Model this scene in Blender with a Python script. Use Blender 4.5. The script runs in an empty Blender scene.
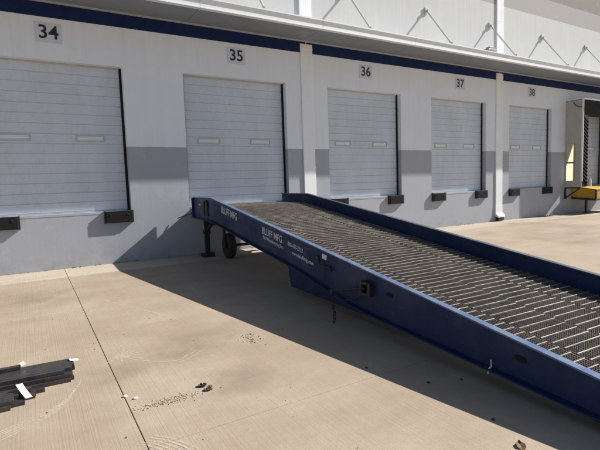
import bpy, bmesh, math, random
from mathutils import Vector, Matrix
random.seed(7)
rad = math.radians
sc = bpy.context.scene
C = sc.collection

# ---------------------------------------------------------------- camera
cd = bpy.data.cameras.new('camera')
cam = bpy.data.objects.new('camera', cd); C.objects.link(cam)
cr = Vector((0.85774, -0.51305, -0.03254)); cu = Vector((0.07471, 0.06177, 0.99529)); cf = Vector((0.50862, 0.85613, -0.09132))
m = Matrix((cr, cu, -cf)).transposed().to_4x4(); m.translation = (0, -10.4102, 1.5904)
cam.matrix_world = m
cd.sensor_fit = 'HORIZONTAL'; cd.sensor_width = 36; cd.lens = 453.07/600*36
cd.clip_start = 0.05; cd.clip_end = 3000
sc.camera = cam
# ---------------------------------------------------------------- sky, sun, exposure
SUN = Vector((4.3, -1.0, 3.3)).normalized()
w = bpy.data.worlds.new('World'); sc.world = w; w.use_nodes = True
nt = w.node_tree
bg = nt.nodes['Background']
sky = nt.nodes.new('ShaderNodeTexSky'); sky.sky_type = 'NISHITA'; sky.sun_disc = False
sky.sun_elevation = math.asin(SUN.z); sky.sun_rotation = math.atan2(SUN.x, SUN.y)
nt.links.new(sky.outputs[0], bg.inputs[0]); bg.inputs[1].default_value = 0.06
sl = bpy.data.lights.new('sun', 'SUN'); sl.energy = 5.0; sl.angle = rad(0.53); sl.color = (1, 0.95, 0.87)
so = bpy.data.objects.new('sun', sl); C.objects.link(so)
so.rotation_euler = SUN.to_track_quat('Z', 'Y').to_euler(); so.location = SUN*40
sc.view_settings.view_transform = 'Standard'; sc.view_settings.look = 'None'
sc.view_settings.exposure = 0.72; sc.view_settings.gamma = 1

# ---------------------------------------------------------------- materials
def N(nt, typ, **kw):
    n = nt.nodes.new(typ)
    for k, v in kw.items():
        if k in n.inputs: n.inputs[k].default_value = v
        else: setattr(n, k, v)
    return n
def newmat(name, rough=0.6, metal=0.0, base=(0.5, 0.5, 0.5)):
    mt = bpy.data.materials.new(name); mt.use_nodes = True
    b = mt.node_tree.nodes['Principled BSDF']
    b.inputs['Roughness'].default_value = rough; b.inputs['Metallic'].default_value = metal
    b.inputs['Base Color'].default_value = (*base, 1)
    return mt, mt.node_tree, b
def mixc(nt, fac, a, b, mode='MIX'):
    n = nt.nodes.new('ShaderNodeMix'); n.data_type = 'RGBA'; n.blend_type = mode
    for i, v in ((0, fac), (6, a), (7, b)):
        if isinstance(v, (int, float)): n.inputs[i].default_value = v
        elif isinstance(v, tuple): n.inputs[i].default_value = (*v, 1)
        else: nt.links.new(v, n.inputs[i])
    return n.outputs[2]
def mapping(nt, scale=(1, 1, 1), coord='Object', loc=(0, 0, 0)):
    tc = nt.nodes.new('ShaderNodeTexCoord'); mp = nt.nodes.new('ShaderNodeMapping')
    mp.inputs['Scale'].default_value = scale; mp.inputs['Location'].default_value = loc
    nt.links.new(tc.outputs[coord], mp.inputs[0]); return mp.outputs[0]
def geo(nt, scale=(1, 1, 1), loc=(0, 0, 0)):      # world position, for fixed things
    g = nt.nodes.new('ShaderNodeNewGeometry'); mp = nt.nodes.new('ShaderNodeMapping')
    mp.inputs['Scale'].default_value = scale; mp.inputs['Location'].default_value = loc
    nt.links.new(g.outputs['Position'], mp.inputs[0]); return mp.outputs[0]
def noise(nt, vec, scale, detail=4, rough=0.55, lo=0.35, hi=0.65):
    n = N(nt, 'ShaderNodeTexNoise', Scale=scale, Detail=detail, Roughness=rough); nt.links.new(vec, n.inputs['Vector'])
    r = nt.nodes.new('ShaderNodeMapRange'); r.inputs['From Min'].default_value = lo; r.inputs['From Max'].default_value = hi
    nt.links.new(n.outputs['Fac'], r.inputs['Value']); return r.outputs[0]
def mathn(nt, op, a, b=0.0):
    n = nt.nodes.new('ShaderNodeMath'); n.operation = op
    for i, v in ((0, a), (1, b)):
        if isinstance(v, (int, float)): n.inputs[i].default_value = v
        else: nt.links.new(v, n.inputs[i])
    return n.outputs[0]
def bump(nt, b, h, dist=0.01, strength=0.5):
    n = nt.nodes.new('ShaderNodeBump'); n.inputs['Distance'].default_value = dist; n.inputs['Strength'].default_value = strength
    nt.links.new(h, n.inputs['Height']); nt.links.new(n.outputs[0], b.inputs['Normal'])

def mat_concrete(name, base, pale, dark):
    mt, nt, b = newmat(name, 0.85)
    p = geo(nt)
    broom = noise(nt, geo(nt, (75, 0.55, 1)), 1.0, 2, 0.6)
    broom2 = noise(nt, geo(nt, (16, 0.35, 1), (3, 0, 0)), 1.0, 4, 0.65)
    blot = noise(nt, p, 0.55, 5, 0.6); blot2 = noise(nt, geo(nt, (1, 1, 1), (17, 4, 0)), 1.7, 6, 0.65, 0.42, 0.72)
    fine = noise(nt, p, 90, 3, 0.7)
    strk = noise(nt, geo(nt, (0.35, 1.6, 1), (5, 9, 0)), 1.0, 5, 0.6, 0.5, 0.72)
    c = mixc(nt, blot, base, pale)
    c = mixc(nt, mathn(nt, 'MULTIPLY', blot2, 0.45), c, dark)
    c = mixc(nt, mathn(nt, 'MULTIPLY', strk, 0.35), c, dark)
    c = mixc(nt, mathn(nt, 'MULTIPLY', broom, 0.13), c, pale)
    c = mixc(nt, mathn(nt, 'MULTIPLY', mathn(nt, 'SUBTRACT', 1.0, broom2), 0.10), c, dark)
    c = mixc(nt, mathn(nt, 'MULTIPLY', fine, 0.25), c, dark)
    med = noise(nt, p, 14, 5, 0.7, 0.4, 0.7)
    c = mixc(nt, mathn(nt, 'MULTIPLY', med, 0.22), c, dark)
    spk = noise(nt, p, 38, 2, 0.5, 0.70, 0.78)
    c = mixc(nt, mathn(nt, 'MULTIPLY', spk, 0.5), c, (0.12, 0.10, 0.08))
    nt.links.new(c, b.inputs['Base Color'])
    h = mathn(nt, 'ADD', mathn(nt, 'MULTIPLY', broom, 0.6), mathn(nt, 'MULTIPLY', fine, 0.5))
    bump(nt, b, h, 0.003, 0.35)
    b.inputs['Specular IOR Level'].default_value = 0.25
    return mt
M = {}
M['slab'] = mat_concrete('yard_concrete', (0.345, 0.28, 0.212), (0.42, 0.35, 0.275), (0.24, 0.187, 0.135))
M['apron'] = mat_concrete('apron_concrete', (0.41, 0.355, 0.285), (0.49, 0.44, 0.37), (0.31, 0.255, 0.195))
M['joint'] = newmat('joint_filler', 0.9, 0, (0.03, 0.026, 0.022))[0]

def mat_wall():
    mt, nt, b = newmat('painted_tilt_up_concrete', 0.75)
    p = geo(nt)
    sx = nt.nodes.new('ShaderNodeSeparateXYZ'); nt.links.new(p, sx.inputs[0])
    wob = N(nt, 'ShaderNodeTexNoise', Scale=6.0, Detail=2); nt.links.new(p, wob.inputs['Vector'])
    z = mathn(nt, 'ADD', sx.outputs[2], mathn(nt, 'MULTIPLY', mathn(nt, 'SUBTRACT', wob.outputs['Fac'], 0.5), 0.012))
    def above(h): return mathn(nt, 'GREATER_THAN', z, h)
    c = mixc(nt, above(2.505), (0.365, 0.385, 0.44), (0.775, 0.815, 0.89))
    c = mixc(nt, above(5.4), c, (0.56, 0.58, 0.59))
    c = mixc(nt, above(7.53), c, (0.335, 0.325, 0.32))
    c = mixc(nt, above(8.2), c, (0.17, 0.15, 0.135))
    vs = noise(nt, geo(nt, (7, 7, 0.25)), 1.0, 5, 0.6)
    vs2 = noise(nt, geo(nt, (26, 26, 0.5)), 1.0, 3, 0.6)
    bl = noise(nt, p, 1.1, 5, 0.6)
    c = mixc(nt, mathn(nt, 'MULTIPLY', mathn(nt, 'MULTIPLY', noise(nt, geo(nt, (30, 30, 0.35)), 1.0, 3, 0.7), above(5.4)), 0.16), c, (0.33, 0.32, 0.30))
    c = mixc(nt, mathn(nt, 'MULTIPLY', vs, 0.05), c, (0.25, 0.24, 0.22))
    c = mixc(nt, mathn(nt, 'MULTIPLY', vs2, 0.03), c, (0.30, 0.29, 0.27))
    c = mixc(nt, mathn(nt, 'MULTIPLY', bl, 0.07), c, (0.30, 0.27, 0.23))
    dr = mathn(nt, 'MULTIPLY', noise(nt, geo(nt, (3.2, 3.2, 0.12), (2, 0, 0)), 1.0, 5, 0.7, 0.56, 0.74), noise(nt, geo(nt, (0.5, 0.5, 0.5)), 1.0, 2, 0.5, 0.45, 0.6))
    c = mixc(nt, mathn(nt, 'MULTIPLY', dr, 0.16), c, (0.28, 0.26, 0.23))
    sf = noise(nt, geo(nt, (1.2, 1.2, 7), (0, 0, 3)), 1.3, 6, 0.75, 0.62, 0.72)
    c = mixc(nt, mathn(nt, 'MULTIPLY', sf, 0.14), c, (0.16, 0.15, 0.14))
    pt = noise(nt, geo(nt, (1, 1, 1), (9, 0, 2)), 2.2, 3, 0.5, 0.60, 0.62)
    c = mixc(nt, mathn(nt, 'MULTIPLY', pt, 0.04), c, (0.85, 0.84, 0.82))
    # splashed dirt along the foot of the wall, ragged
    low = nt.nodes.new('ShaderNodeMapRange'); low.inputs['From Min'].default_value = 0.55; low.inputs['From Max'].default_value = 0.0
    nt.links.new(sx.outputs[2], low.inputs['Value'])
    d = mathn(nt, 'MULTIPLY', low.outputs[0], noise(nt, p, 5, 6, 0.7, 0.4, 0.75))
    c = mixc(nt, mathn(nt, 'MULTIPLY', d, 0.55), c, (0.24, 0.19, 0.14))
    nt.links.new(c, b.inputs['Base Color'])
    f = noise(nt, p, 45, 4, 0.65)
    bump(nt, b, mathn(nt, 'ADD', mathn(nt, 'MULTIPLY', f, 0.5), mathn(nt, 'MULTIPLY', vs2, 0.25)), 0.004, 0.22)
    return mt
M['wall'] = mat_wall()

def mat_paint(name, base, rough=0.5, metal=0.0, wear=None, wearamt=0.3, scale=6.0, bmp=0.15, streak=False, spec=0.5, world=False):
    mt, nt, b = newmat(name, rough, metal)
    p = (geo if world else mapping)(nt, (1, 1, 0.3) if streak else (1, 1, 1))
    n1 = noise(nt, p, scale, 5, 0.6); n2 = noise(nt, p, scale*7, 4, 0.7, 0.5, 0.72)
    wr = wear or tuple(x*0.55 for x in base)
    c = mixc(nt, mathn(nt, 'MULTIPLY', n1, wearamt), base, wr)
    c = mixc(nt, mathn(nt, 'MULTIPLY', n2, wearamt), c, wr)
    nt.links.new(c, b.inputs['Base Color'])
    rr = nt.nodes.new('ShaderNodeMapRange'); rr.inputs['To Min'].default_value = max(0.05, rough-0.1); rr.inputs['To Max'].default_value = min(1, rough+0.15)
    nt.links.new(n1, rr.inputs['Value']); nt.links.new(rr.outputs[0], b.inputs['Roughness'])
    b.inputs['Specular IOR Level'].default_value = spec
    if bmp: bump(nt, b, n2, 0.003, bmp)
    return mt
M['stripe'] = mat_paint('navy_stripe_paint', (0.008, 0.022, 0.095), 0.7, wearamt=0.25, spec=0.2)
M['door'] = mat_paint('door_steel_white', (0.585, 0.64, 0.725), 0.42, wear=(0.42, 0.44, 0.475), wearamt=0.28, scale=2.2, bmp=0.05, streak=True, world=True)
M['seal'] = mat_paint('black_rubber', (0.010, 0.010, 0.012), 0.8, wear=(0.03, 0.028, 0.027), wearamt=0.35, spec=0.2)
M['bumper'] = mat_paint('bumper_rubber', (0.010, 0.010, 0.012), 0.85, wear=(0.028, 0.026, 0.025), wearamt=0.4, spec=0.2, world=True)
M['white_metal'] = mat_paint('white_sheet_metal', (0.82, 0.85, 0.88), 0.45, wear=(0.58, 0.57, 0.55), wearamt=0.2, scale=3, streak=True)
M['soffit'] = mat_paint('soffit_metal', (0.25, 0.28, 0.32), 0.5, wear=(0.19, 0.21, 0.24), wearamt=0.4, scale=2)
M['ledger'] = mat_paint('ledger_steel', (0.50, 0.52, 0.54), 0.6, wearamt=0.2)
M['rod'] = mat_paint('strut_steel', (0.62, 0.62, 0.60), 0.5, wear=(0.33, 0.30, 0.27), wearamt=0.5)
M['plate'] = mat_paint('sign_plate', (0.60, 0.64, 0.71), 0.5, wearamt=0.1)
M['digit'] = mat_paint('sign_digit', (0.014, 0.017, 0.045), 0.55, wearamt=0.1)
M['lite_frame'] = mat_paint('lite_frame', (0.46, 0.49, 0.51), 0.5, wearamt=0.2)
g_, nt_, b_ = newmat('lite_glass', 0.15, 0.0, (0.86, 0.89, 0.86)); b_.inputs['Coat Weight'].default_value = 1.0; b_.inputs['IOR'].default_value = 1.9
M['glass'] = g_
def mat_blue(name, base, rough):
    mt, nt, b = newmat(name, rough)
    p = geo(nt)
    n1 = noise(nt, p, 1.8, 6, 0.65); n2 = noise(nt, geo(nt, (2, 2, 12)), 1.6, 6, 0.75, 0.52, 0.72); n3 = noise(nt, p, 30, 5, 0.7, 0.64, 0.72)
    sc_ = noise(nt, geo(nt, (3, 1.2, 60)), 1.0, 3, 0.7, 0.66, 0.72); du = noise(nt, p, 4, 6, 0.7, 0.5, 0.75)
    c = mixc(nt, mathn(nt, 'MULTIPLY', n1, 0.4), base, tuple(x*0.55 for x in base))
    c = mixc(nt, mathn(nt, 'MULTIPLY', n2, 0.22), c, (0.035, 0.04, 0.055))
    c = mixc(nt, mathn(nt, 'MULTIPLY', du, 0.16), c, (0.13, 0.115, 0.095))
    c = mixc(nt, mathn(nt, 'MULTIPLY', sc_, 0.5), c, (0.10, 0.12, 0.17))
    c = mixc(nt, mathn(nt, 'MULTIPLY', n3, 0.75), c, (0.085, 0.05, 0.032))
    nt.links.new(c, b.inputs['Base Color'])
    rr = nt.nodes.new('ShaderNodeMapRange'); rr.inputs['To Min'].default_value = rough-0.08; rr.inputs['To Max'].default_value = rough+0.25
    nt.links.new(n1, rr.inputs['Value']); nt.links.new(rr.outputs[0], b.inputs['Roughness'])
    b.inputs['Specular IOR Level'].default_value = 0.35
    bump(nt, b, mathn(nt, 'ADD', n3, mathn(nt, 'MULTIPLY', n1, 3.0)), 0.002, 0.3)
    return mt
M['blue'] = mat_blue('ramp_blue_paint', (0.004, 0.022, 0.088), 0.42)
M['blue_sunlit_worn'] = mat_paint('ramp_blue_sunlit_worn_edge', (0.055, 0.105, 0.25), 0.40, wear=(0.17, 0.19, 0.23), wearamt=0.55, scale=5)  # worn top flange, sun and sky sheen put into the paler blue
M['blue_edge'] = mat_paint('ramp_blue_far_edge', (0.02, 0.04, 0.10), 0.5, wear=(0.16, 0.17, 0.18), wearamt=0.45, scale=1.5)  # far flange of the same paint, its duller sheen put into the colour
M['grate'] = mat_paint('grating_shaded_steel', (0.062, 0.057, 0.052), 0.6, wear=(0.15, 0.125, 0.10), wearamt=0.75, scale=3, bmp=0.3, world=True)  # rusty bars, darkened for the shade seen between the rods
M['crossrod'] = mat_paint('grating_sunlit_worn_steel', (0.32, 0.295, 0.26), 0.55, wear=(0.12, 0.095, 0.075), wearamt=0.85, scale=4, bmp=0.3, world=True)  # worn rods, their sunlit look put into the pale colour
M['black_steel'] = mat_paint('black_mill_steel', (0.014, 0.015, 0.018), 0.5, wear=(0.035, 0.028, 0.024), wearamt=0.5, scale=12)
M['bar_steel'] = mat_paint('bar_mill_steel', (0.022, 0.027, 0.038), 0.30, wear=(0.06, 0.045, 0.036), wearamt=0.8, scale=9, world=True)
M['rust_end'] = mat_paint('rusty_bar_end', (0.075, 0.04, 0.024), 0.8, wear=(0.03, 0.02, 0.018), wearamt=0.6, scale=25)
M['letter'] = mat_paint('rail_lettering', (0.68, 0.70, 0.76), 0.6, wear=(0.2, 0.23, 0.32), wearamt=0.5, scale=30, bmp=0)
M['paper'] = mat_paint('white_paper', (0.72, 0.72, 0.71), 0.7, wear=(0.68, 0.66, 0.62), wearamt=0.3, scale=20)
M['tyre'] = mat_paint('tyre_rubber', (0.014, 0.014, 0.014), 0.8, wear=(0.06, 0.055, 0.05), wearamt=0.5)
M['yellow'] = mat_paint('safety_yellow', (0.55, 0.33, 0.015), 0.5, wear=(0.22, 0.14, 0.03), wearamt=0.45, scale=4)
M['grey_fabric'] = mat_paint('shelter_grey_skin', (0.47, 0.455, 0.42), 0.7, wear=(0.30, 0.29, 0.26), wearamt=0.3, scale=3)
M['leaf'] = mat_paint('dry_leaf', (0.20, 0.11, 0.05), 0.8, wear=(0.08, 0.045, 0.025), wearamt=0.6, scale=30)
M['leaf_dark'] = mat_paint('dark_leaf', (0.055, 0.038, 0.026), 0.8, wearamt=0.5, scale=30)
M['gravel'] = mat_paint('gravel', (0.50, 0.43, 0.34), 0.9, wear=(0.14, 0.11, 0.085), wearamt=0.7, world=True, scale=30)
M['dirt'] = mat_paint('dirt_clod', (0.10, 0.075, 0.05), 0.95, wearamt=0.5, scale=20)
# translucent curtain of the dock shelter
mt, nt, b = newmat('translucent_curtain', 0.7, 0, (0.72, 0.70, 0.64))
tr = N(nt, 'ShaderNodeBsdfTranslucent'); tr.inputs[0].default_value = (0.93, 0.88, 0.78, 1)
mx = N(nt, 'ShaderNodeMixShader'); mx.inputs[0].default_value = 0.75
nt.links.new(b.outputs[0], mx.inputs[1]); nt.links.new(tr.outputs[0], mx.inputs[2])
nt.links.new(mx.outputs[0], nt.nodes['Material Output'].inputs[0]); M['curtain'] = mt
b.inputs['Base Color'].default_value = (0.36, 0.35, 0.33, 1)
# scrape marks: chalky lines with broken alpha
mt, nt, b = newmat('scrape_chalk', 0.9, 0, (0.66, 0.60, 0.50))
al = mathn(nt, 'MULTIPLY', noise(nt, geo(nt), 60, 4, 0.7, 0.38, 0.58), noise(nt, geo(nt), 7, 3, 0.6, 0.25, 0.5))
nt.links.new(mathn(nt, 'MULTIPLY', al, 0.45), b.inputs['Alpha']); M['scrape'] = mt
mt, nt, b = newmat('brown_patch', 0.8, 0, (0.14, 0.10, 0.065))  # soft brown patch, fading out towards its edge
al = mathn(nt, 'MULTIPLY', noise(nt, geo(nt, (1, 1, 1)), 1.2, 6, 0.65, 0.4, 0.7), 0.2)
tcn = nt.nodes.new('ShaderNodeTexCoord'); gr = nt.nodes.new('ShaderNodeTexGradient'); gr.gradient_type = 'SPHERICAL'
nt.links.new(tcn.outputs['Object'], gr.inputs[0])
ed = nt.nodes.new('ShaderNodeMapRange'); ed.inputs['From Max'].default_value = 0.5; nt.links.new(gr.outputs['Fac'], ed.inputs['Value'])
nt.links.new(mathn(nt, 'MULTIPLY', al, ed.outputs[0]), b.inputs['Alpha']); M['brown_blotch'] = mt

# ---------------------------------------------------------------- mesh helpers
class MB:
    def __init__(s): s.v = []; s.f = []; s.mi = []
    def quad(s, *pts, mi=0):
        i = len(s.v); s.v += [tuple(p) for p in pts]; s.f.append(tuple(range(i, i+len(pts)))); s.mi.append(mi)
    def box(s, a, b, mi=0):
        x0, y0, z0 = a; x1, y1, z1 = b; i = len(s.v)
        s.v += [(x0,y0,z0),(x1,y0,z0),(x1,y1,z0),(x0,y1,z0),(x0,y0,z1),(x1,y0,z1),(x1,y1,z1),(x0,y1,z1)]
        for f in ((0,3,2,1),(4,5,6,7),(0,1,5,4),(1,2,6,5),(2,3,7,6),(3,0,4,7)):
            s.f.append(tuple(i+k for k in f)); s.mi.append(mi)
    def prism(s, poly, d0, d1, axis='x', mi=0):
        # poly (u,v) -> axis x: (d,u,v); axis y: (u,d,v); axis z: (u,v,d)
        def P(u, v, d): return {'x': (d, u, v), 'y': (u, d, v), 'z': (u, v, d)}[axis]
        n = len(poly); i = len(s.v)
        s.v += [P(u, v, d0) for u, v in poly]+[P(u, v, d1) for u, v in poly]
        s.f.append(tuple(i+k for k in range(n))); s.f.append(tuple(i+n+k for k in reversed(range(n))))
        s.mi += [mi, mi]
        for k in range(n):
            l = (k+1) % n
            s.f.append((i+k, i+n+k, i+n+l, i+l)); s.mi.append(mi)
    def tube(s, pts, r, seg=8, closed=False, mi=0):
        pts = [Vector(p) for p in pts]; n = len(pts); i0 = len(s.v)
        for k, p in enumerate(pts):
            t = (pts[(k+1) % n]-pts[k-1]) if closed else (pts[min(k+1, n-1)]-pts[max(k-1, 0)])
            t.normalize(); a = t.cross(Vector((0, 0, 1)))
            if a.length < 1e-3: a = t.cross(Vector((1, 0, 0)))
            a.normalize(); b = t.cross(a)
            for q in range(seg):
                an = 2*math.pi*q/seg; s.v.append(tuple(p+a*(r*math.cos(an))+b*(r*math.sin(an))))
        for k in range(n if closed else n-1):
            for q in range(seg):
                A = i0+k*seg+q; B = i0+k*seg+(q+1) % seg; k2 = (k+1) % n
                s.f.append((A, B, i0+k2*seg+(q+1) % seg, i0+k2*seg+q)); s.mi.append(mi)
        if not closed:
            s.f.append(tuple(i0+q for q in reversed(range(seg)))); s.f.append(tuple(i0+(n-1)*seg+q for q in range(seg))); s.mi += [mi, mi]
    def lathe(s, prof, c, seg=24, axis='x', mi=0):   # prof of (r, d)
        i0 = len(s.v); n = len(prof)
        for k in range(seg):
            an = 2*math.pi*k/seg
            for r, d in prof:
                u, v = r*math.cos(an), r*math.sin(an)
                p = {'x': (d, u, v), 'y': (u, d, v), 'z': (u, v, d)}[axis]
                s.v.append((c[0]+p[0], c[1]+p[1], c[2]+p[2]))
        for k in range(seg):
            k2 = (k+1) % seg
            for q in range(n-1):
                s.f.append((i0+k*n+q, i0+k*n+q+1, i0+k2*n+q+1, i0+k2*n+q)); s.mi.append(mi)
    def mesh(s, name, mats, bevel=0.0, smooth=False, fix=True):
        me = bpy.data.meshes.new(name); me.from_pydata(s.v, [], s.f)
        mats = mats if isinstance(mats, list) else [mats]
        for mm in mats: me.materials.append(M[mm])
        for p, k in zip(me.polygons, s.mi): p.material_index = k
        if fix or bevel:
            bm = bmesh.new(); bm.from_mesh(me)
            bmesh.ops.remove_doubles(bm, verts=bm.verts, dist=1e-5)
            bmesh.ops.recalc_face_normals(bm, faces=bm.faces)
            if bevel:
                es = [e for e in bm.edges if len(e.link_faces) == 2 and e.calc_face_angle(0) > rad(25)]
                bmesh.ops.bevel(bm, geom=es, offset=bevel, segments=2, affect='EDGES', profile=0.5, clamp_overlap=True)
            bm.to_mesh(me); bm.free()
        if smooth:
            for p in me.polygons: p.use_smooth = True
        return me
    def build(s, name, mats, parent=None, bevel=0.0, smooth=False, loc=None, fix=True):
        return link(name, s.mesh(name, mats, bevel, smooth, fix), parent, loc)
def link(name, me, parent=None, loc=None):
    o = bpy.data.objects.new(name, me); C.objects.link(o)
    if parent is not None: o.parent = parent
    if loc is not None: o.location = loc
    return o
def tag(o, label=None, cat=None, group=None, kind=None):
    for k, v in (('label', label), ('category', cat), ('group', group), ('kind', kind)):
        if v: o[k] = v
    return o
def empty(name, loc=(0, 0, 0), rz=0.0, parent=None):
    o = bpy.data.objects.new(name, None); C.objects.link(o); o.location = loc; o.rotation_euler = (0, 0, rz); o.empty_display_size = 0.1
    if parent is not None: o.parent = parent
    return o
def text_mesh(txt, size, extrude=0.003, bold=0.0, sx=1.0, align='CENTER', shear=0.0):
    cu_ = bpy.data.curves.new('t', 'FONT'); cu_.body = txt; cu_.size = size; cu_.extrude = extrude; cu_.offset = bold
    cu_.align_x = align; cu_.align_y = 'CENTER'; cu_.shear = shear; cu_.resolution_u = 3
    o = bpy.data.objects.new('t', cu_); C.objects.link(o); bpy.context.view_layer.update()
    me = bpy.data.meshes.new_from_object(o.evaluated_get(bpy.context.evaluated_depsgraph_get()))
    bpy.data.objects.remove(o); bpy.data.curves.remove(cu_)
    for v in me.vertices: v.co.x *= sx
    return me

# ================================================================ ground
g = MB(); g.quad((-1500, -1500, 0), (1500, -1500, 0), (1500, 1500, 0), (-1500, 1500, 0))
ground = g.build('ground', 'joint', loc=(0, 0, -0.03)); tag(ground, 'pale tan broomed concrete loading yard crossed by joints', 'ground', kind='structure')
ground.data.materials[0] = M['slab']
gb = MB(); gb.quad((-40, -70, 0), (70, -70, 0), (70, 0.3, 0), (-40, 0.3, 0))
gb.build('joint_bed', 'joint', ground, loc=(0, 0, 0.012))
XJ = [-36.1, -30.0, -23.9, -17.8, -11.7, -5.6, 0.514, 6.61, 12.71, 18.81, 24.91, 31.0, 37.1, 43.2, 49.3, 55.4, 61.5]
YJ = [0.0, -1.06, -7.63, -13.7, -19.8, -25.9, -32.0, -38.0]
for i in range(len(XJ)-1):
    for j in range(len(YJ)-1):
        gx, gy = 0.0030, 0.0012
        x0, x1, y1, y0 = XJ[i]+gx, XJ[i+1]-gx, YJ[j]-(0.004 if j == 0 else gy), YJ[j+1]+gy
        s = MB(); s.box((x0, y0, -0.016), (x1, y1, 0.0))
        dz = 0.03+random.uniform(-0.0008, 0.0008)
        s.build('concrete_slab', 'apron' if j == 0 else 'slab', ground, bevel=0.003, loc=(0, 0, dz))

# scrape marks on the yard
def scrape(pts, wdt):
    s = MB(); pts = [Vector((x, y, 0)) for x, y in pts]
    L, Rr = [], []
    for k, p in enumerate(pts):
        t = (pts[min(k+1, len(pts)-1)]-pts[max(k-1, 0)]).normalized(); n = Vector((-t.y, t.x, 0))
        ww = wdt*(0.4+0.6*math.sin(math.pi*(k+0.5)/len(pts)))
        L.append(p+n*ww); Rr.append(p-n*ww)
    for k in range(len(pts)-1): s.quad(L[k], L[k+1], Rr[k+1], Rr[k])
    return s.build('scrape_mark', 'scrape', ground, loc=(0, 0, 0.0325+random.uniform(0, 0.0009)))
for o in (0, 0.035, 0.06, 0.10, 0.14):
    scrape([(-0.75, -7.02-o), (-0.5, -6.96-o), (-0.28, -6.87-o), (-0.17, -6.82-o*0.9), (-0.05, -6.76-o*0.8), (0.05, -6.70-o*0.6), (0.14, -6.58-o*0.4), (0.20, -6.45), (0.26, -6.33+o*0.3)], 0.008)
star = Vector((0.64, -5.90))
for a in range(0, 360, 24):
    l = random.uniform(0.08, 0.26); d = Vector((math.cos(rad(a)), math.sin(rad(a))))
    scrape([tuple(star), tuple(star+d*l*0.5), tuple(star+d*l)], 0.010)
scrape([(0.64, -5.9), (0.74, -6.08), (0.85, -6.2), (0.96, -6.29), (1.09, -6.33), (1.2, -6.22), (1.27, -6.1)], 0.009)
scrape([(1.03, -6.34), (1.12, -6.31), (1.22, -6.24), (1.3, -6.16)], 0.008)
scrape([(1.06, -6.38), (1.16, -6.34), (1.25, -6.28), (1.32, -6.22)], 0.008)
for q in range(5):
    scrape([(0.46+0.03*q, -7.56+0.012*q), (0.52+0.035*q, -7.6), (0.58+0.04*q, -7.7-0.01*q), (0.62+0.04*q, -7.84)], 0.006)
scrape([(-0.25, -3.80), (0.0, -3.78), (0.15, -3.77), (0.3, -3.79)], 0.02)
scrape([(0.8, -3.4), (1.0, -3.9), (1.25, -4.5), (1.45, -5.1)], 0.012)
def brown_blotch(x, y, sx, sy, rz=0.0):
    s = MB(); s.quad((-1, -1, 0), (1, -1, 0), (1, 1, 0), (-1, 1, 0))
    o = s.build('brown_patch', 'brown_blotch', ground, loc=(x, y, 0.0314+random.uniform(0, 0.0008))); o.scale = (sx, sy, 1); o.rotation_euler = (0, 0, rz)
brown_blotch(14.4, -2.0, 0.8, 3.2, 0.05); brown_blotch(15.6, -0.9, 3.5, 0.7); brown_blotch(12.0, -4.2, 2.2, 2.0)
brown_blotch(0.45, -6.3, 0.45, 0.3); brown_blotch(1.2, -7.0, 0.6, 0.35); brown_blotch(-0.1, -2.6, 1.0, 0.8); brown_blotch(20, -3, 3, 1.2); brown_blotch(1.4, -6.0, 0.7, 0.5)

# ================================================================ warehouse
PX, XR, WD = 3.9816, 1.9069, 2.6783
ZS, ZT = 1.128, 4.178
DOORS = [(XR+k*PX-WD, XR+k*PX) for k in range(6)]       # 34 .. 39
REC = 0.17
wh = empty('warehouse', (0, 0, 0)); tag(wh, 'long white and grey warehouse wall with a row of numbered loading dock doors', 'warehouse')
PJ = [-17.6, -9.55, -1.49, 6.535, 14.56, 22.6, 30.6, 38.6]
TOPZ = 10.2
for i in range(len(PJ)-1):
    x0, x1 = PJ[i]+0.006, PJ[i+1]-0.006
    ops = [d for d in DOORS if d[0] > x0 and d[1] < x1]
    xs = sorted([x0, x1]+[q for d in ops for q in d])
    zs = [-0.05, ZS, ZT, 5.4, TOPZ]
    s = MB()
    for a in range(len(xs)-1):
        for bb in range(len(zs)-1):
            if bb == 1 and any(abs(xs[a]-d[0]) < 1e-6 for d in ops): continue
            s.quad((xs[a], 0, zs[bb]), (xs[a+1], 0, zs[bb]), (xs[a+1], 0, zs[bb+1]), (xs[a], 0, zs[bb+1]))
    for d in ops:
        s.quad((d[0], 0, ZS), (d[0], 0, ZT), (d[0], 0.30, ZT), (d[0], 0.30, ZS))
        s.quad((d[1], 0, ZS), (d[1], 0.30, ZS), (d[1], 0.30, ZT), (d[1], 0, ZT))
        s.quad((d[0], 0, ZT), (d[1], 0, ZT), (d[1], 0.30, ZT), (d[0], 0.30, ZT))
        s.quad((d[0], 0, ZS), (d[0], 0.30, ZS), (d[1], 0.30, ZS), (d[1], 0, ZS))
    s.quad((x0, 0, -0.05), (x0, 0, TOPZ), (x0, 0.3, TOPZ), (x0, 0.3, -0.05)); s.quad((x1, 0, -0.05), (x1, 0.3, -0.05), (x1, 0.3, TOPZ), (x1, 0, TOPZ))
    s.quad((x0, 0, TOPZ), (x1, 0, TOPZ), (x1, 0.3, TOPZ), (x0, 0.3, TOPZ))
    me = s.mesh('wall_panel', 'wall', fix=False)
    link('wall_panel', me, wh)
    b_ = MB(); b_.box((x0+0.01, -0.008, 4.995), (x1-0.01, 0.002, 5.268)); b_.build('blue_stripe', 'stripe', wh)
bk = MB(); bk.box((-17.6, 0.36, -0.05), (38.6, 14, 10.1)); bk.build('building_core', 'ledger', wh)

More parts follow.
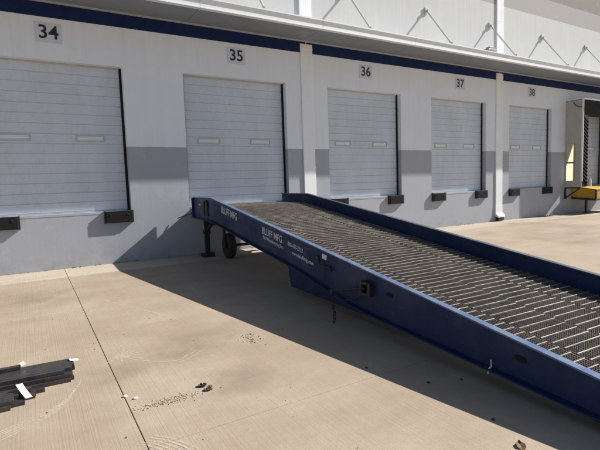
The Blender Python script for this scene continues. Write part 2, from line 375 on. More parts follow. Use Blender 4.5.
# door sections (shared between doors)
def section_mesh(width, h):
    # ribbed profile (y = front; smaller y is nearer the yard)
    s = MB(); pr = [(0.011, 0.0), (0.0, 0.010)]
    nb = 3; bw = h/nb
    for k in range(nb):
        z0 = k*bw
        if k: pr += [(0.0, z0-0.016), (0.015, z0-0.010), (0.015, z0+0.004), (0.0, z0+0.008)]
        zz = z0+0.03
        while zz < z0+bw-0.03:
            pr += [(0.0, zz), (0.0035, zz+0.006), (0.0, zz+0.012)]; zz += 0.036
    pr += [(0.0, h-0.010), (0.011, h), (0.045, h), (0.045, 0.0)]
    s.prism(pr, 0, width, 'x')
    return s.mesh('door_section', 'door')
NSEC = 5
SH = (ZT-ZS-0.03)/NSEC
DW = WD-0.10
secm = section_mesh(DW, SH-0.0015)
sealm = MB(); sealm.box((0, 0, 0), (0.048, 0.035, ZT-ZS-0.012)); sealm = sealm.mesh('side_seal', 'seal', 0.004)
topm = MB(); topm.box((0, 0, 0), (DW+0.1, 0.05, 0.03)); topm = topm.mesh('head_seal', 'lite_frame', 0.004)
lf = MB()
lw, lh = 0.56, 0.135
for a, b in (((0, 0, 0), (lw, 0.03, 0.028)), ((0, 0, lh-0.028), (lw, 0.03, lh)), ((0, 0, 0.028), (0.028, 0.03, lh-0.028)), ((lw-0.028, 0, 0.028), (lw, 0.03, lh-0.028))): lf.box(a, b)
lfm = lf.mesh('lite_frame', 'lite_frame', 0.004)
lg = MB(); lg.box((0.02, 0.012, 0.02), (lw-0.02, 0.018, lh-0.02)); lgm = lg.mesh('glass_lite', 'glass')
stm = MB(); stm.box((0, 0, 0), (DW, 0.05, 0.025)); stm = stm.mesh('bottom_seal', 'lite_frame', 0.005)
for d in DOORS:
    dr = empty('dock_door', (d[0], REC, ZS), 0, wh)
    for k in range(NSEC): link('door_section', secm, dr, (0.05, 0, 0.028+k*SH))
    link('side_seal', sealm, dr, (0.0, -0.030, 0.006)); link('side_seal', sealm, dr, (WD-0.048, -0.030, 0.006))
    link('head_seal', topm, dr, (0, -0.02, ZT-ZS-0.03)); link('bottom_seal', stm, dr, (0.05, -0.003, 0.002))
    for lx in (0.33, 1.70):
        link('lite_frame', lfm, dr, (lx, -0.012, 1.48)); link('glass_lite', lgm, dr, (lx, -0.012, 1.48))
    edge = MB(); edge.box((0.01, 0, 0), (WD-0.01, 0.008, 0.05)); edge.build('sill_angle', 'wall', dr, 0.002, loc=(0, -REC-0.005, -0.052))

# number signs
WORD = ('thirty-four', 'thirty-five', 'thirty-six', 'thirty-seven', 'thirty-eight')
for k, n in enumerate(('34', '35', '36', '37', '38')):
    cx = (DOORS[k][0]+DOORS[k][1])/2
    r = empty('number_sign', (cx, 0, 4.70))
    s = MB(); s.box((-0.235, -0.010, -0.19), (0.235, -0.001, 0.19)); s.build('sign_plate', 'plate', r, 0.002)
    me = text_mesh(n, 0.365, 0.002, 0.005, 1.0); me.materials.append(M['digit'])
    o = link('numeral', me, r, (0, -0.013, 0.0)); o.rotation_euler = (rad(90), 0, 0)
    tag(r, 'pale square sign with dark numerals reading %s above its dock door' % WORD[k], 'sign', 'number signs above the doors')

# dock bumpers
bm_ = MB(); bm_.box((-0.27, -0.088, -0.125), (0.27, -0.002, 0.125)); bm_ = bm_.mesh('rubber_block', 'bumper', 0.012)
bolt = MB(); bolt.lathe([(0, -0.012), (0.018, -0.012), (0.02, 0), ], (0, 0, 0), 8, 'y'); bolt = bolt.mesh('bolt', 'black_steel')
bpl = MB(); bpl.box((-0.012, -0.075, -0.135), (0.012, -0.001, 0.135))
bpl = bpl.mesh('end_angle', 'black_steel', 0.003)
names = ['34', '35', '36', '37', '38']
for k in range(5):
    for side in (0, 1):
        if k == 1: continue                    # hidden behind the ramp
        cx = DOORS[k][0]+0.29 if side == 0 else DOORS[k][1]-0.27
        r = empty('dock_bumper', (cx, 0, 1.005))
        link('rubber_block', bm_, r); link('end_angle', bpl, r, (-0.285, 0, 0)); link('end_angle', bpl, r, (0.285, 0, 0))
        for bx in (-0.17, 0.17): link('bolt', bolt, r, (bx, -0.087, 0.05))
        tag(r, 'black rubber dock bumper under the %s corner of the door numbered %s' % (('left', 'right')[side], WORD[k]), 'bumper', 'dock bumpers')

# canopy
FD, FZ0, FZ1 = 1.06, 5.29, 5.455
cp = empty('canopy', (0, 0, 5.24)); tag(cp, 'long flat metal canopy with white fascia hung over the dock doors', 'canopy')
def cpart(s, name, mat, bev=0.0): return s.build(name, mat, cp, bev, loc=(0, 0, -5.24))
X0, X1 = -17.0, 38.0
xx = X0; SEG = 3.055; k0 = 1.80-SEG/2-6*SEG
seams = [k0+SEG*i for i in range(20)]
for i in range(len(seams)-1):
    a, b = seams[i]+0.004, seams[i+1]-0.004
    s = MB(); s.prism([(-FD, FZ0), (-FD, FZ1), (-FD-0.03, FZ1), (-FD-0.03, FZ1+0.03), (-FD+0.10, FZ1+0.045), (-FD+0.10, FZ0-0.02), (-FD-0.012, FZ0-0.02), (-FD-0.012, FZ0)], a, b, 'x')
    cpart(s, 'fascia_panel', 'white_metal')
    s = MB(); s.box((a, -FD+0.102, 5.282), (b, -0.092, 5.31))
    cpart(s, 'soffit_panel', 'soffit')
    s = MB(); s.prism([(-0.001, 5.38), (-0.001, 5.46), (-FD+0.11, 5.44), (-FD+0.11, 5.36)], a, b, 'x'); cpart(s, 'roof_panel', 'white_metal')
    s = MB(); s.box((a, -0.09, 5.27), (b, -0.002, 5.378)); cpart(s, 'ledger', 'ledger', 0.004)
for i in range(15):
    x = 1.80+SEG*(i-5)
    if x < -15 or x > 36: continue
    s = MB(); s.tube([(x, -0.03, 6.77), (x, -FD+0.06, FZ1+0.05)], 0.024, 8); cpart(s, 'tie_rod', 'rod')
    s = MB(); s.box((x-0.06, -0.04, 6.68), (x+0.06, -0.001, 6.87)); s.box((x-0.008, -0.09, 6.71), (x+0.008, -0.03, 6.80)); cpart(s, 'rod_plate', 'rod', 0.003)
    s = MB(); s.box((x-0.05, -FD, FZ1+0.046), (x+0.05, -FD+0.12, FZ1+0.06)); s.box((x-0.008, -FD+0.02, FZ1+0.05), (x+0.008, -FD+0.1, FZ1+0.11)); cpart(s, 'foot_plate', 'rod')
s = MB(); s.box((12.55, -FD+0.0, FZ1+0.05), (12.95, -FD+0.22, FZ1+0.12)); s.box((12.65, -FD+0.03, FZ1+0.12), (12.85, -FD+0.18, FZ1+0.19))
o = s.build('junction_box', 'soffit', None, 0.008); tag(o, 'small grey metal box on the canopy edge above door 37', 'box')

# downspouts
for q, (x, ex) in enumerate(((6.535, 'beside the ramp, right of the door numbered thirty-five'), (14.56, 'with its boot in view, right of the door numbered thirty-seven'))):
    r = empty('downspout', (x, 0, 0)); tag(r, 'white square downspout %s' % ex, 'downspout', 'downspouts')
    hw = 0.185
    for (z0, z1, nm) in ((0.55, 2.0, 'pipe_section'), (2.0, 5.225, 'pipe_section'), (5.48, 10.0, 'pipe_section')):
        s = MB(); s.box((-hw, -0.034, z0+0.003), (hw, 0.05, z1-0.003)); s.build(nm, 'white_metal', r, 0.012)
    for zz in (2.0, 3.6, 5.1, 7.0):
        s = MB(); s.box((-hw-0.004, -0.037, zz-0.02), (hw+0.004, 0.0, zz+0.02)); s.build('strap', 'white_metal', r, 0.003)
    s = MB(); s.prism([(0.04, 0.20), (0.04, 0.56), (-0.04, 0.56), (-0.04, 0.30), (-0.15, 0.20), (-0.15, 0.14), (-0.13, 0.14)], -hw-0.01, hw+0.01, 'x'); s.build('outlet_boot', 'white_metal', r, 0.006)
    s = MB(); s.box((-hw+0.03, -0.13, 0.02), (hw-0.03, -0.01, 0.16)); s.build('drain_grate', 'black_steel', r, 0.01)

# ================================================================ dock shelter at the next door
SX0, SX1 = 18.80, 22.15
sh = empty('dock_shelter', (SX0, 0, 1.09)); tag(sh, 'boxy grey dock shelter with black padded front and white trim at the right edge', 'dock shelter')
def spart(s, name, mat, bev=0.0, smooth=False): return s.build(name, mat, sh, bev, smooth, loc=(-SX0, 0, -1.09))
D = 0.66
for side in (0, 1):
    xa = SX0 if side == 0 else SX1; sg = 1 if side == 0 else -1
    def XX(u): return xa+sg*u
    def bxs(s, u0, y0, z0, u1, y1, z1):
        s.box((min(XX(u0), XX(u1)), y0, z0), (max(XX(u0), XX(u1)), y1, z1))
    s = MB()          # opaque skin framing a translucent curtain
    bxs(s, 0, -0.40-0.26, 1.09, 0.03, -0.40, 4.52); bxs(s, 0, -0.40, 1.09, 0.03, -0.06, 1.34); bxs(s, 0, -0.40, 2.85, 0.03, -0.06, 4.52); bxs(s, 0, -0.06, 1.09, 0.03, -0.001, 4.52)
    spart(s, 'side_panel', 'grey_fabric')
    s = MB(); bxs(s, 0.010, -0.402, 1.335, 0.014, -0.058, 2.855); spart(s, 'side_curtain', 'curtain')
    s = MB(); bxs(s, 0.016, -0.402, 2.06, 0.05, -0.058, 2.10); spart(s, 'curtain_bar', 'black_steel')
    # front pad of stacked slanting pleats
    s = MB(); bxs(s, 0.03, -D, 1.09, 0.42, -0.42, 3.9); spart(s, 'front_pad', 'seal', 0.015)
    pm = MB(); pm.prism([(0.04, 0.0), (0.40, -0.22), (0.40, -0.15), (0.04, 0.07)], -0.02, 0.02, 'y'); pm = pm.mesh('pleat', 'bumper', 0.006)
    z = 1.45
    while z < 3.85:
        o = link('pleat', pm, sh, (xa-SX0, -D-0.012, z-1.09)); o.scale = (sg, 1, 1); z += 0.14
    s = MB(); bxs(s, -0.012, -D-0.035, 1.30, 0.028, -D+0.03, 4.56); spart(s, 'edge_trim', 'white_metal', 0.004)
s = MB(); s.box((SX0+0.03, -D, 3.9), (SX1-0.03, -0.42, 4.50)); spart(s, 'head_pad', 'seal', 0.02)
s = MB(); s.box((SX0, -D-0.035, 4.50), (SX1, 0.0, 4.555)); spart(s, 'head_cap', 'white_metal', 0.004)
s = MB(); s.box((SX0+0.033, -0.41, 4.20), (SX1-0.033, -0.002, 4.49)); spart(s, 'head_frame', 'grey_fabric')
s = MB(); s.tube([(SX0-0.012, -0.30, 4.42), (SX0-0.03, -0.40, 4.30), (SX0-0.02, -0.52, 4.22), (SX0-0.012, -0.64, 4.20)], 0.012, 6); spart(s, 'cable', 'seal')
# bracket under the shelter
s = MB(); bxq = [((SX0, -0.62, 1.03), (SX0+0.06, -0.01, 1.085)), ((SX0, -0.07, 0.60), (SX0+0.06, -0.005, 1.03))]
for a, b in bxq: s.box(a, b)
s.prism([(-0.62, 1.03), (-0.55, 1.03), (-0.07, 0.70), (-0.07, 0.64)], SX0+0.005, SX0+0.055, 'x'); spart(s, 'support_bracket', 'black_steel', 0.004)
# yellow dock plate
dp = empty('dock_plate', (20.4, -0.6, 0.62)); tag(dp, 'yellow dock leveller plate with black edge below the shelter', 'dock plate')
s = MB(); s.prism([(-0.02, 1.13), (-0.95, 0.98), (-0.95, 0.95), (-0.02, 1.10)], 19.32, 21.6, 'x'); s.build('deck_plate', 'yellow', dp, 0.006, loc=(-20.4, 0.6, -0.62))
s = MB(); s.prism([(-0.02, 1.09), (-0.93, 0.94), (-0.93, 0.60), (-0.02, 0.66)], 19.35, 21.57, 'x'); s.build('side_skirt', 'yellow', dp, 0.006, loc=(-20.4, 0.6, -0.62))
s = MB(); s.prism([(-0.02, 0.655), (-0.97, 0.595), (-0.97, 0.53), (-0.02, 0.58)], 19.30, 21.62, 'x'); s.box((19.30, -0.99, 0.59), (19.37, -0.935, 0.97)); s.build('edge_frame', 'black_steel', dp, 0.005, loc=(-20.4, 0.6, -0.62))
for lx in (19.6, 21.3):
    s = MB(); s.box((lx-0.04, -0.5, 0.0), (lx+0.04, -0.42, 0.58)); s.box((lx-0.1, -0.56, 0.0), (lx+0.1, -0.36, 0.015)); s.build('leg', 'black_steel', dp, 0.004, loc=(-20.4, 0.6, -0.62))
r = MB(); r.tube([(19.36, -0.70, 1.10), (19.36, -0.70, 1.38)], 0.06, 12); r.tube([(19.36, -0.70, 1.38), (19.36, -0.70, 1.42)], 0.035, 12)
o = r.build('bottle', 'paper', None, 0.004); tag(o, 'small white cylinder standing beside the black shelter pad above the yellow plate', 'cylinder')

# ================================================================ yard ramp
ramp = empty('yard_ramp', (3.22, -0.2, 0), rad(-1.777)); tag(ramp, 'navy blue steel yard ramp with open grating deck leading up to door 35', 'yard ramp')
RW = 2.33; BEND = 1.30; SLP = 0.1375; TOP = 1.345; CURB = 0.19; SEND = 9.75
def topz(s): return TOP if s <= BEND else TOP-SLP*(s-BEND)
def deckz(s): return topz(s)-CURB
# side rails: profile in (local y = -s, z)
prof_top = [(0.0, topz(0)), (BEND, TOP), (SEND, topz(SEND))]
bot = [(SEND, 0.012), (8.85, 0.086), (7.6, 0.145), (6.55, 0.195), (6.2, 0.225), (5.0, 0.435), (3.3, 0.64), (1.4, 0.885), (0.0, 0.9)]
def web(x0, x1):
    s = MB(); s.prism([(-a, b) for a, b in prof_top+bot], x0, x1, 'x'); return s
def strip(pts, x0, x1, dz0, dz1):
    s = MB()
    for (a, za), (b, zb) in zip(pts[:-1], pts[1:]):
        i = len(s.v)
        s.prism([(-a, za+dz0), (-b, zb+dz0), (-b, zb+dz1), (-a, za+dz1)], x0, x1, 'x')
    return s
rails = []
for side in (0, 1):
    xo = 0.0 if side == 0 else RW; sg = 1 if side == 0 else -1
    s = web(min(xo+sg*0.012, xo+sg*0.03), max(xo+sg*0.012, xo+sg*0.03))
    rail = s.build('side_rail', 'blue', ramp); rails.append(rail)
    if side == 0: tag(rail, 'navy side rail carrying the white lettering')
    fine = []
    for (a, za), (b, zb) in zip(prof_top[:-1], prof_top[1:]):
        n = 1 if a == 0 else 6
        for q in range(n): fine.append((a+(b-a)*q/n, za+(zb-za)*q/n))
    fine.append(prof_top[-1])
    x0, x1 = (xo-0.004, xo+0.072) if side == 0 else (xo-0.072, xo+0.004)
    st = strip(prof_top, x0, x1, 0.001, 0.016); st.build('top_flange', 'blue_sunlit_worn' if side == 0 else 'blue_edge', rail, 0.004)
    bt = list(reversed(bot))
    x0, x1 = (xo-0.05, xo+0.06) if side == 0 else (xo-0.06, xo+0.05)
    st = strip(bt[0:2]+bt[2:], x0, x1, -0.014, -0.001); st.build('bottom_flange', 'blue', rail, 0.003)
    # end post and web stiffeners on the outer face
    xa, xb = (xo-0.03, xo+0.011) if side == 0 else (xo-0.011, xo+0.03)
    s = MB(); s.box((xa, -0.03, 0.905), (xb, 0.012, TOP-0.003)); s.build('end_plate', 'blue', rail, 0.004)
# lip that bears on the dock
s = MB(); s.prism([(0.30, 1.145), (0.30, 1.16), (-0.25, 1.172), (-0.25, 1.150)], 0.12, RW-0.12, 'x'); s.build('lip_plate', 'crossrod', ramp, 0.002)
# deck: four lanes of bar grating on incline and level
lanes = 4; gx0, gx1 = 0.085, RW-0.085; lw_ = (gx1-gx0)/lanes
def bearing(L):
    s = MB(); pitch = 0.018; n = int(L/pitch); h0, h1, d = -0.007, 0.0, 0.038; t = 0.0035
    v, f = [], []
    for k in range(n+1):
        y = -k*pitch
        for (yy, zz) in ((y, h1), (y-pitch*0.45, h1), (y-pitch*0.55, h0), (y-pitch*0.9, h0)):
            i = len(v); v += [(-t, yy, -d), (t, yy, -d), (t, yy, zz), (-t, yy, zz)]
            if i: 
                for q in ((3, 2), (2, 1), (0, 3)): f.append((i-4+q[0], i-4+q[1], i+q[1], i+q[0]))
    me = bpy.data.meshes.new('bearing_bar'); me.from_pydata(v, [], f); me.materials.append(M['grate']); return me
inc_len = math.hypot(SEND-BEND, SLP*(SEND-BEND)); ang = math.atan(SLP)
bars = {0: bearing(BEND-0.27), 1: bearing(inc_len-0.03)}
rodm = MB(); rodm.box((0.009, -0.006, -0.010), (lw_-0.009, 0.006, 0.005)); rodm = rodm.mesh('cross_rod', 'crossrod', 0.003)
rest = MB(); nrod = 0
rods = []
for ln in range(lanes):
    for part in (0, 1):
        L = BEND-0.25 if part == 0 else inc_len
        fr = MB()
        for u in (0.001, lw_-0.009): fr.box((u, -L+0.01, -0.06), (u+0.008, 0, -0.010))
        fr.box((0.016, -L+0.01, -0.045), (lw_-0.016, -L+0.022, -0.004)); fr.box((0.016, -0.012, -0.045), (lw_-0.016, 0, -0.004))
        gp = fr.build('grating_panel', 'grate', ramp)
        gp.location = (gx0+ln*lw_, -(0.25 if part == 0 else BEND), deckz(0)); gp.rotation_euler = (0 if part == 0 else ang, 0, 0)
        nb = 17
        for q in range(nb):
            u = 0.018+(lw_-0.036)*q/(nb-1)
            link('bearing_bar', bars[part], gp, (u, -0.014, random.uniform(-0.002, 0.001)))
        k = 0
        off = (0.0, 0.035, 0.012, 0.055)[ln]
        y = 0.05+off
        while y < L-0.02:
            rods.append((part, y, gp, ln)); y += 0.1016
rods.sort(key=lambda q: (-q[0], -q[1]))
for i, (part, y, gp, ln) in enumerate(rods):
    if i < 290:
        o = link('cross_rod', rodm, gp, (0, -y, random.uniform(-0.001, 0.002))); o.rotation_euler = (0, 0, random.uniform(-0.003, 0.003))
    else:
        mw = Matrix.Translation((gx0+ln*lw_, -(0.25 if part == 0 else BEND), deckz(0))) @ Matrix.Rotation(0 if part == 0 else ang, 4, 'X')
        i0 = len(rest.v); rest.box((0.009, -y-0.006, -0.010), (lw_-0.009, -y+0.006, 0.005))
        for q in range(i0, len(rest.v)): rest.v[q] = tuple(mw @ Vector(rest.v[q]))
o = rest.build('cross_rod', 'crossrod', ramp); o['kind'] = 'stuff'
# cross beams under the deck
cb = MB(); cb.box((0.035, -0.04, -0.16), (RW-0.035, 0.04, -0.055)); cb = cb.mesh('cross_beam', 'blue', 0.004)
for sdist in [0.35, 1.2]+[2.2+1.0*q for q in range(5)]:
    link('cross_beam', cb, ramp, (0, -sdist, deckz(sdist)))
cb2 = MB(); cb2.box((0.035, -0.03, -0.10), (RW-0.035, 0.03, -0.055)); cb2 = cb2.mesh('cross_beam', 'blue', 0.004)
for sdist in (7.2, 8.0, 8.8): link('cross_beam', cb2, ramp, (0, -sdist, deckz(sdist)))
# under frame: two deeper beams inside the rails near mid length
for xq in (0.15, RW-0.25):
    s = MB(); s.prism([(-4.35, 0.44), (-4.45, 0.075), (-6.35, 0.075), (-6.9, 0.11), (-6.9, 0.155), (-6.2, 0.23), (-5.0, 0.42)], xq, xq+0.10, 'x'); s.build('under_beam', 'blue', ramp, 0.006)
# braced panel on the far side below the deck and between the legs
s = MB(); s.prism([(-0.75, 0.9), (-0.75, 0.40), (-0.95, 0.40), (-1.05, 0.30), (-1.25, 0.42), (-2.3, 0.34), (-3.3, 0.26), (-3.6, 0.6)], RW-0.20, RW-0.15, 'x'); s.build('brace_plate', 'black_steel', ramp, 0.005)
# legs with feet
for xq in (0.20, RW-0.24):
    r = MB(); r.box((xq-0.05, -0.36, 0.04), (xq+0.05, -0.26, 1.04)); lg_ = r.build('leg', 'black_steel', ramp, 0.008)
    r = MB(); r.box((xq-0.035, -0.345, 0.06), (xq+0.035, -0.275, 0.42)); 
    r = MB(); r.prism([(-0.46, 0.0), (-0.16, 0.0), (-0.16, 0.02), (-0.25, 0.09), (-0.37, 0.09), (-0.46, 0.02)], xq-0.13, xq+0.13, 'x'); r.build('foot', 'black_steel', lg_, 0.006)
    r = MB(); r.prism([(-0.34, 0.62), (-0.36, 0.56), (-0.92, 0.86), (-0.92, 0.92)], xq-0.025, xq+0.025, 'x'); r.build('diagonal_brace', 'black_steel', lg_, 0.004)
    r = MB(); r.box((xq-0.07, -0.38, 0.52), (xq+0.07, -0.24, 0.60)); r.build('leg_collar', 'black_steel', lg_, 0.006)
s = MB(); s.box((0.15, -0.34, 0.70), (RW-0.2, -0.28, 0.78)); s.build('leg_tie', 'black_steel', ramp, 0.004)
# wheels
for xq in (0.52, RW-0.52):
    rt, hw = 0.275, 0.085
    s = MB(); s.lathe([(0.155, -hw+0.01), (0.20, -hw), (0.255, -hw+0.008), (0.275, -hw+0.035), (0.275, hw-0.035), (0.255, hw-0.008), (0.20, hw), (0.155, hw-0.01), (0.155, -hw+0.01)], (0, 0, 0), 28, 'x')
    wl = s.build('tyre', 'tyre', None, smooth=True)
    we = empty('wheel', (xq, -0.86, rt), 0, ramp); wl.parent = we
    s = MB(); s.lathe([(0.0, -0.05), (0.05, -0.06), (0.06, -0.03), (0.13, -0.02), (0.154, -0.06), (0.154, 0.06), (0.13, 0.02), (0.0, 0.03)], (0, 0, 0), 24, 'x'); s.build('rim', 'black_steel', we, smooth=True)
    s = MB(); s.box((xq-0.12, -0.92, rt-0.05), (xq-0.095, -0.80, 0.98)); s.box((xq+0.095, -0.92, rt-0.05), (xq+0.12, -0.80, 0.98)); s.build('wheel_fork', 'black_steel', ramp, 0.004)
s = MB(); s.tube([(0.42, -0.86, 0.275), (RW-0.42, -0.86, 0.275)], 0.03, 12); s.build('axle', 'black_steel', ramp)
s = MB(); s.box((0.15, -0.94, 0.90), (RW-0.2, -0.78, 0.99)); s.build('axle_beam', 'black_steel', ramp, 0.006)
# lettering on the near rail (outer face, local -x side)
def letters(txt, size, s0, z_off, bold, sx, name='lettering'):
    me = text_mesh(txt, size, 0.0015, bold, sx, 'LEFT'); me.materials.append(M['letter'])
    o = link(name, me, rails[0])
    e1 = Vector((0, -math.cos(ang), -math.sin(ang))); e3 = Vector((-1, 0, 0)); e2 = e3.cross(e1)
    mm = Matrix((e1, e2, e3)).transposed().to_4x4(); mm.translation = Vector((0.009, -s0, topz(s0)+z_off)); o.matrix_local = mm
letters('BLUFF MFG', 0.185, 1.92, -0.125, 0.002, 0.90)
letters('BLUFF MFG', 0.150, 3.80, -0.125, 0.0018, 0.94)
letters('800-433-2212', 0.085, 4.66, -0.130, 0.0006, 0.92)
letters('Bluff Manufacturing Inc.', 0.072, 3.82, -0.225, 0.0006, 1.05)
letters('www.bluffmfg.com', 0.072, 4.78, -0.228, 0.0006, 1.1)
# white sticker in black holder, lifting holes
def on_rail(s, zoff, build, name, mat, bev=0.0, parent=None):
    b = MB(); build(b); o = b.build(name, mat, parent or rails[0], bev)
    mm = Matrix.Translation((0.012, -s, topz(s)+zoff)) @ Matrix.Rotation(ang, 4, 'X'); o.matrix_local = mm; return o
on_rail(5.63, -0.065, lambda b: b.box((-0.006, -0.05, -0.03), (0, 0.05, 0.03)), 'sticker', 'paper')
on_rail(5.66, -0.135, lambda b: (b.tube([(-0.03, 0.11, 0.0), (-0.05, 0.08, -0.04), (-0.05, -0.06, -0.04), (-0.03, -0.10, -0.02), (-0.03, -0.17, -0.04)], 0.014, 8)), 'grab_handle', 'black_steel')
on_rail(5.60, -0.115, lambda b: (b.box((-0.02, 0.09, -0.03), (0, 0.16, 0.02))), 'handle_plate', 'black_steel', 0.004)
for s_ in (6.84, 8.28):
    on_rail(s_, -0.135 if s_ < 7 else -0.115, lambda b: b.prism([(0.05*math.cos(t*math.pi/8)+0.008*math.sin(3*t), 0.024*math.sin(t*math.pi/8)) for t in range(16)], -0.006, 0.0, 'x'), 'lifting_hole', 'seal')
# arched hydraulic access opening near the top end
arc = [(-0.11, -0.19)]+[(0.11*math.cos(math.pi-t*math.pi/10), 0.02+0.12*math.sin(t*math.pi/10)) for t in range(11)]+[(0.11, -0.19)]
b = MB(); b.tube([(-0.02, -a, z) for a, z in arc], 0.014, 8); o = b.build('access_frame', 'black_steel', rails[0]); o.location = (0.012, -0.98, 1.16)
b = MB(); b.prism([(-a, z) for a, z in arc], -0.006, 0, 'x'); o = b.build('access_dark_inside', 'dirt', rails[0]); o.location = (0.012, -0.98, 1.16)  # dark plate painting the shaded inside of the opening
b = MB(); b.lathe([(0, -0.03), (0.022, -0.03), (0.024, 0)], (0, 0, 0), 12, 'x'); o = b.build('bolt_head', 'paper', rails[0]); o.location = (0.012, -0.56, 1.20)
# bar hook reaching from the rail end to the wall
b = MB(); b.tube([(0.0, 0.0, 0.99), (-0.10, 0.06, 0.96), (-0.24, 0.11, 0.915), (-0.34, 0.14, 0.88)], 0.010, 8); b.build('wall_hook', 'black_steel', ramp)
# latch bracket with rod and hanging chain
b = MB(); b.box((-0.05, -6.59, 0.385), (0.012, -6.545, 0.53)); b.box((-0.05, -6.45, 0.385), (0.012, -6.41, 0.53)); b.box((-0.05, -6.545, 0.50), (-0.015, -6.45, 0.53)); b.box((-0.05, -6.545, 0.385), (-0.015, -6.45, 0.41))
br = b.build('latch_bracket', 'black_steel', ramp, 0.004)
b = MB(); b.tube([(-0.03, -6.50, 0.46), (-0.10, -6.30, 0.42), (-0.16, -6.06, 0.37)], 0.011, 8); b.box((-0.18, -6.08, 0.345), (-0.145, -6.03, 0.38)); b.build('latch_rod', 'black_steel', br)
b = MB(); b.tube([(-0.03, -6.46, 0.40), (-0.05, -6.30, 0.30), (-0.06, -6.15, 0.26), (-0.15, -6.08, 0.34)], 0.009, 8); b.build('latch_spring', 'black_steel', br)
lkm = MB(); lkm.tube([(0.016*math.cos(t*math.pi/5), 0, 0.026*math.sin(t*math.pi/5)) for t in range(10)], 0.006, 6, True); lkm = lkm.mesh('chain_link', 'rust_end', smooth=True)
for k in range(9):
    o = link('chain_link', lkm, br, (-0.165+0.006*math.sin(k*1.3), -6.06-0.004*k, 0.34-0.038*k)); o.rotation_euler = (0, 0, rad(90*(k % 2)+10))
# cotter and tab on the lower flange
b = MB(); b.tube([(-0.03, -8.06, 0.20), (-0.04, -8.07, 0.15), (-0.03, -8.04, 0.12), (-0.05, -8.05, 0.09)], 0.007, 6); b.build('wire_clip', 'rod', ramp)

# ================================================================ pile of steel bars
def angle_bar(L, a=0.05, t=0.006):
    s = MB(); s.prism([(0, 0), (a, 0), (a, t), (t, t), (t, a*0.9), (0, a*0.9)], 0, L, 'x')
    return s
def flat_bar(L, wd, t):
    s = MB(); s.prism([(-wd/2, 0), (wd/2, 0), (wd/2, t), (-wd/2, t)], 0, L, 'x'); return s
def put_bar(s, x_end, y, z, rz, L, rx=0.0, label='', grp='bars of the steel pile'):
    me = s.mesh('steel_bar', ['bar_steel', 'rust_end'], 0.0015)
    for p in me.polygons:
        if abs(p.normal.x) > 0.9: p.material_index = 1
    o = link('steel_bar', me)
    d = Vector((math.cos(rz), math.sin(rz), 0))
    o.location = (x_end-d.x*L, y-d.y*L, z); o.rotation_euler = (rx, 0, rz)
    tag(o, label, 'steel bar', grp); return o
base = 0.001
def channel(L, wd=0.037, h=0.030, t=0.005):
    s = MB(); s.prism([(-wd/2, 0), (-wd/2, h), (wd/2, h), (wd/2, 0), (wd/2-t, 0), (wd/2-t, h-t), (-wd/2+t, h-t), (-wd/2+t, 0)], 0, L, 'x'); return s
LAY = ('bottom layer', 'middle layer', 'top layer')
for lay in range(3):
    for i in range(9-lay):
        y = -5.93-0.0395*i-0.012*lay
        put_bar(channel(2.4), 0.205+random.uniform(-0.035, 0.03)-0.02*lay*(i > 5), y, base+0.0312*lay, rad(-3.2+random.uniform(-0.25, 0.25)), 2.4, 0, 'dark steel channel in the %s of the longer rear bundle of bars' % LAY[lay])
for lay in range(2):
    for i in range(6-lay):
        y = -6.335-0.041*i-0.01*lay
        put_bar(channel(2.2), -0.03-0.035*i-0.06*lay+random.uniform(-0.03, 0.03), y, base+0.0312*lay, rad(-1.2+random.uniform(-0.5, 0.5)), 2.2, 0, 'dark steel channel in the %s of the shorter near bundle of bars' % ('bottom layer', 'top layer')[lay])
put_bar(channel(2.4, 0.05), -0.17, -5.955, base+0.094, rad(-2.6), 2.4, 0, 'dark steel channel set back on the very top of the bar pile')
# paper tags
def paper_tag(pts, label, loc, rot):
    s = MB(); n = 6
    L, W = pts
    for k in range(n):
        a, b = -L/2+L*k/n, -L/2+L*(k+1)/n; f = lambda q: 0.10*(q/L)**2*L
        s.quad((a, -W/2, f(a)), (b, -W/2, f(b)), (b, W/2, f(b)), (a, W/2, f(a)))
    o = s.build('paper_tag', 'paper'); so_ = o.modifiers.new('thick', 'SOLIDIFY'); so_.thickness = 0.0012
    o.location = loc; o.rotation_euler = rot; tag(o, label, 'paper tag'); return o
paper_tag((0.17, 0.05), 'white paper tag slanting down the near side of the bar pile', (-0.145, -6.42, 0.070), (rad(-8), rad(24), rad(-66)))
paper_tag((0.075, 0.04), 'white paper tag at the right end of the bar pile', (0.235, -6.0, 0.095), (rad(10), rad(14), rad(8)))
paper_tag((0.05, 0.03), 'small white paper tag at the rear left of the bar pile', (-0.155, -5.94, 0.13), (rad(50), rad(0), rad(60)))

# ================================================================ litter
def leaf(x, y, size, mat, label, z=0.002):
    s = MB(); n = 7; pts = []
    for k in range(n+1):
        t = k/n; wv = size*0.36*math.sin(math.pi*min(1, t*1.02))**0.7*(0.8+0.4*random.random())
        pts.append((-size/2+size*t, wv, 0.22*size*random.random()))
    for k in range(n):
        a, b = pts[k], pts[k+1]
        s.quad((a[0], 0, a[2]*0.3), (b[0], 0, b[2]*0.3), (b[0], b[1], b[2]), (a[0], a[1], a[2])); s.quad((a[0], 0, a[2]*0.3), (a[0], -a[1], a[2]*1.2), (b[0], -b[1], b[2]*1.2), (b[0], 0, b[2]*0.3))
    o = s.build('dry_leaf', mat); o.location = (x, y, z); o.rotation_euler = (0, 0, random.uniform(0, 6.28)); tag(o, label, 'leaf', 'fallen leaves on the yard'); return o
leaf(1.08, -6.98, 0.085, 'leaf_dark', 'dark curled leaf beside the gravel streak, farther of the pair')
leaf(1.09, -7.08, 0.075, 'leaf_dark', 'dark curled leaf beside the gravel streak, nearer of the pair')
leaf(2.38, -8.87, 0.085, 'leaf', 'brown crumpled leaf at the edge of the ramp shadow, bottom of picture')
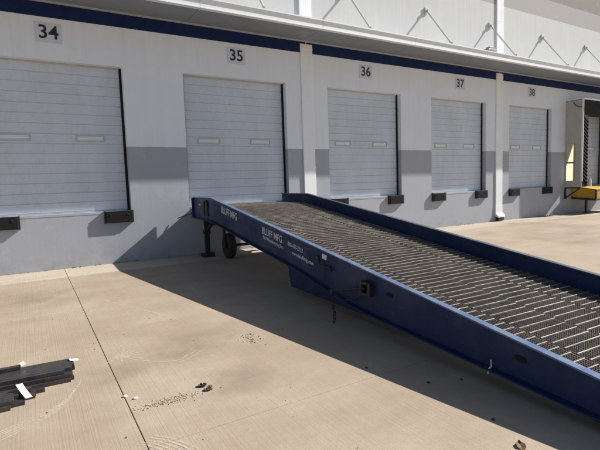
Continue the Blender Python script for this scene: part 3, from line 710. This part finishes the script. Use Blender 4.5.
leaf(1.13, -7.03, 0.04, 'leaf', 'tiny brown leaf just right of the two dark curled leaves')
for x, y in ((2.37, -7.46), (2.58, -7.96), (2.51, -8.59), (2.83, -8.07)):
    leaf(x, y, 0.032, 'leaf_dark', 'small dark leaf scrap lying in the ramp shadow')
def crumbs(name, label, spots, mat, smin, smax):
    s = MB()
    for x, y in spots:
        r = random.uniform(smin, smax); i = len(s.v); z0 = 0.0
        a0 = random.uniform(0, 6.28)
        ring = [(x+r*math.cos(a0+q*1.2566)*random.uniform(0.7, 1.2), y+r*math.sin(a0+q*1.2566)*random.uniform(0.7, 1.2)) for q in range(5)]
        s.v += [(a, b, z0) for a, b in ring]+[(x+0.5*(a-x), y+0.5*(b-y), r*random.uniform(0.7, 1.1)) for a, b in ring]
        for q in range(5): s.f.append((i+q, i+(q+1) % 5, i+5+(q+1) % 5, i+5+q)); s.mi.append(0)
        s.f.append(tuple(i+5+q for q in range(5))); s.mi.append(0)
    o = s.build(name, mat, fix=False, loc=(0, 0, 0.0)); tag(o, label, 'debris', kind='stuff'); return o
G = random.gauss
crumbs('gravel_streak', 'streak of loose gravel crumbs on the concrete', [(0.80+G(0, 0.12), -7.08-0.3*G(0, 0.03)+G(0, 0.028)) for q in range(260)], 'gravel', 0.002, 0.009)
crumbs('gravel_patch', 'patch of gravel crumbs at the ramp shadow edge', [(1.86+G(0, 0.05), -6.2+G(0, 0.09)) for q in range(110)], 'gravel', 0.003, 0.011)
crumbs('dirt_scatter', 'scattered dark dirt crumbs on the concrete yard', [(random.uniform(-0.6, 2.4), random.uniform(-8.6, -2)) for q in range(60)]+[(random.uniform(6, 20), random.uniform(-5, -0.3)) for q in range(60)], 'dirt', 0.002, 0.008)
crumbs('wall_foot_dirt', 'small dark clods along the foot of the warehouse wall', [(random.choice((-0.33, 0.2, 0.7, 1.12, 3.4))+G(0, 0.05), -0.03-abs(G(0, 0.02))) for q in range(26)]+[(random.uniform(-1, 20), -0.02-abs(G(0, 0.015))) for q in range(120)], 'dirt', 0.006, 0.022)
for x, y, lb in ((0.52, -6.82, 'white pebble on the joint side, left of the pair'), (0.58, -6.90, 'white pebble nearer the gravel streak, right of the pair')):
    s = MB(); s.lathe([(0, 0), (0.014, 0.002), (0.018, 0.008), (0.011, 0.016), (0, 0.018)], (0, 0, 0), 9, 'z'); o = s.build('pebble', 'paper', None, smooth=True); o.location = (x, y, 0.0005); o.scale = (1.2, 0.8, 0.8); tag(o, lb, 'pebble', 'white pebbles')
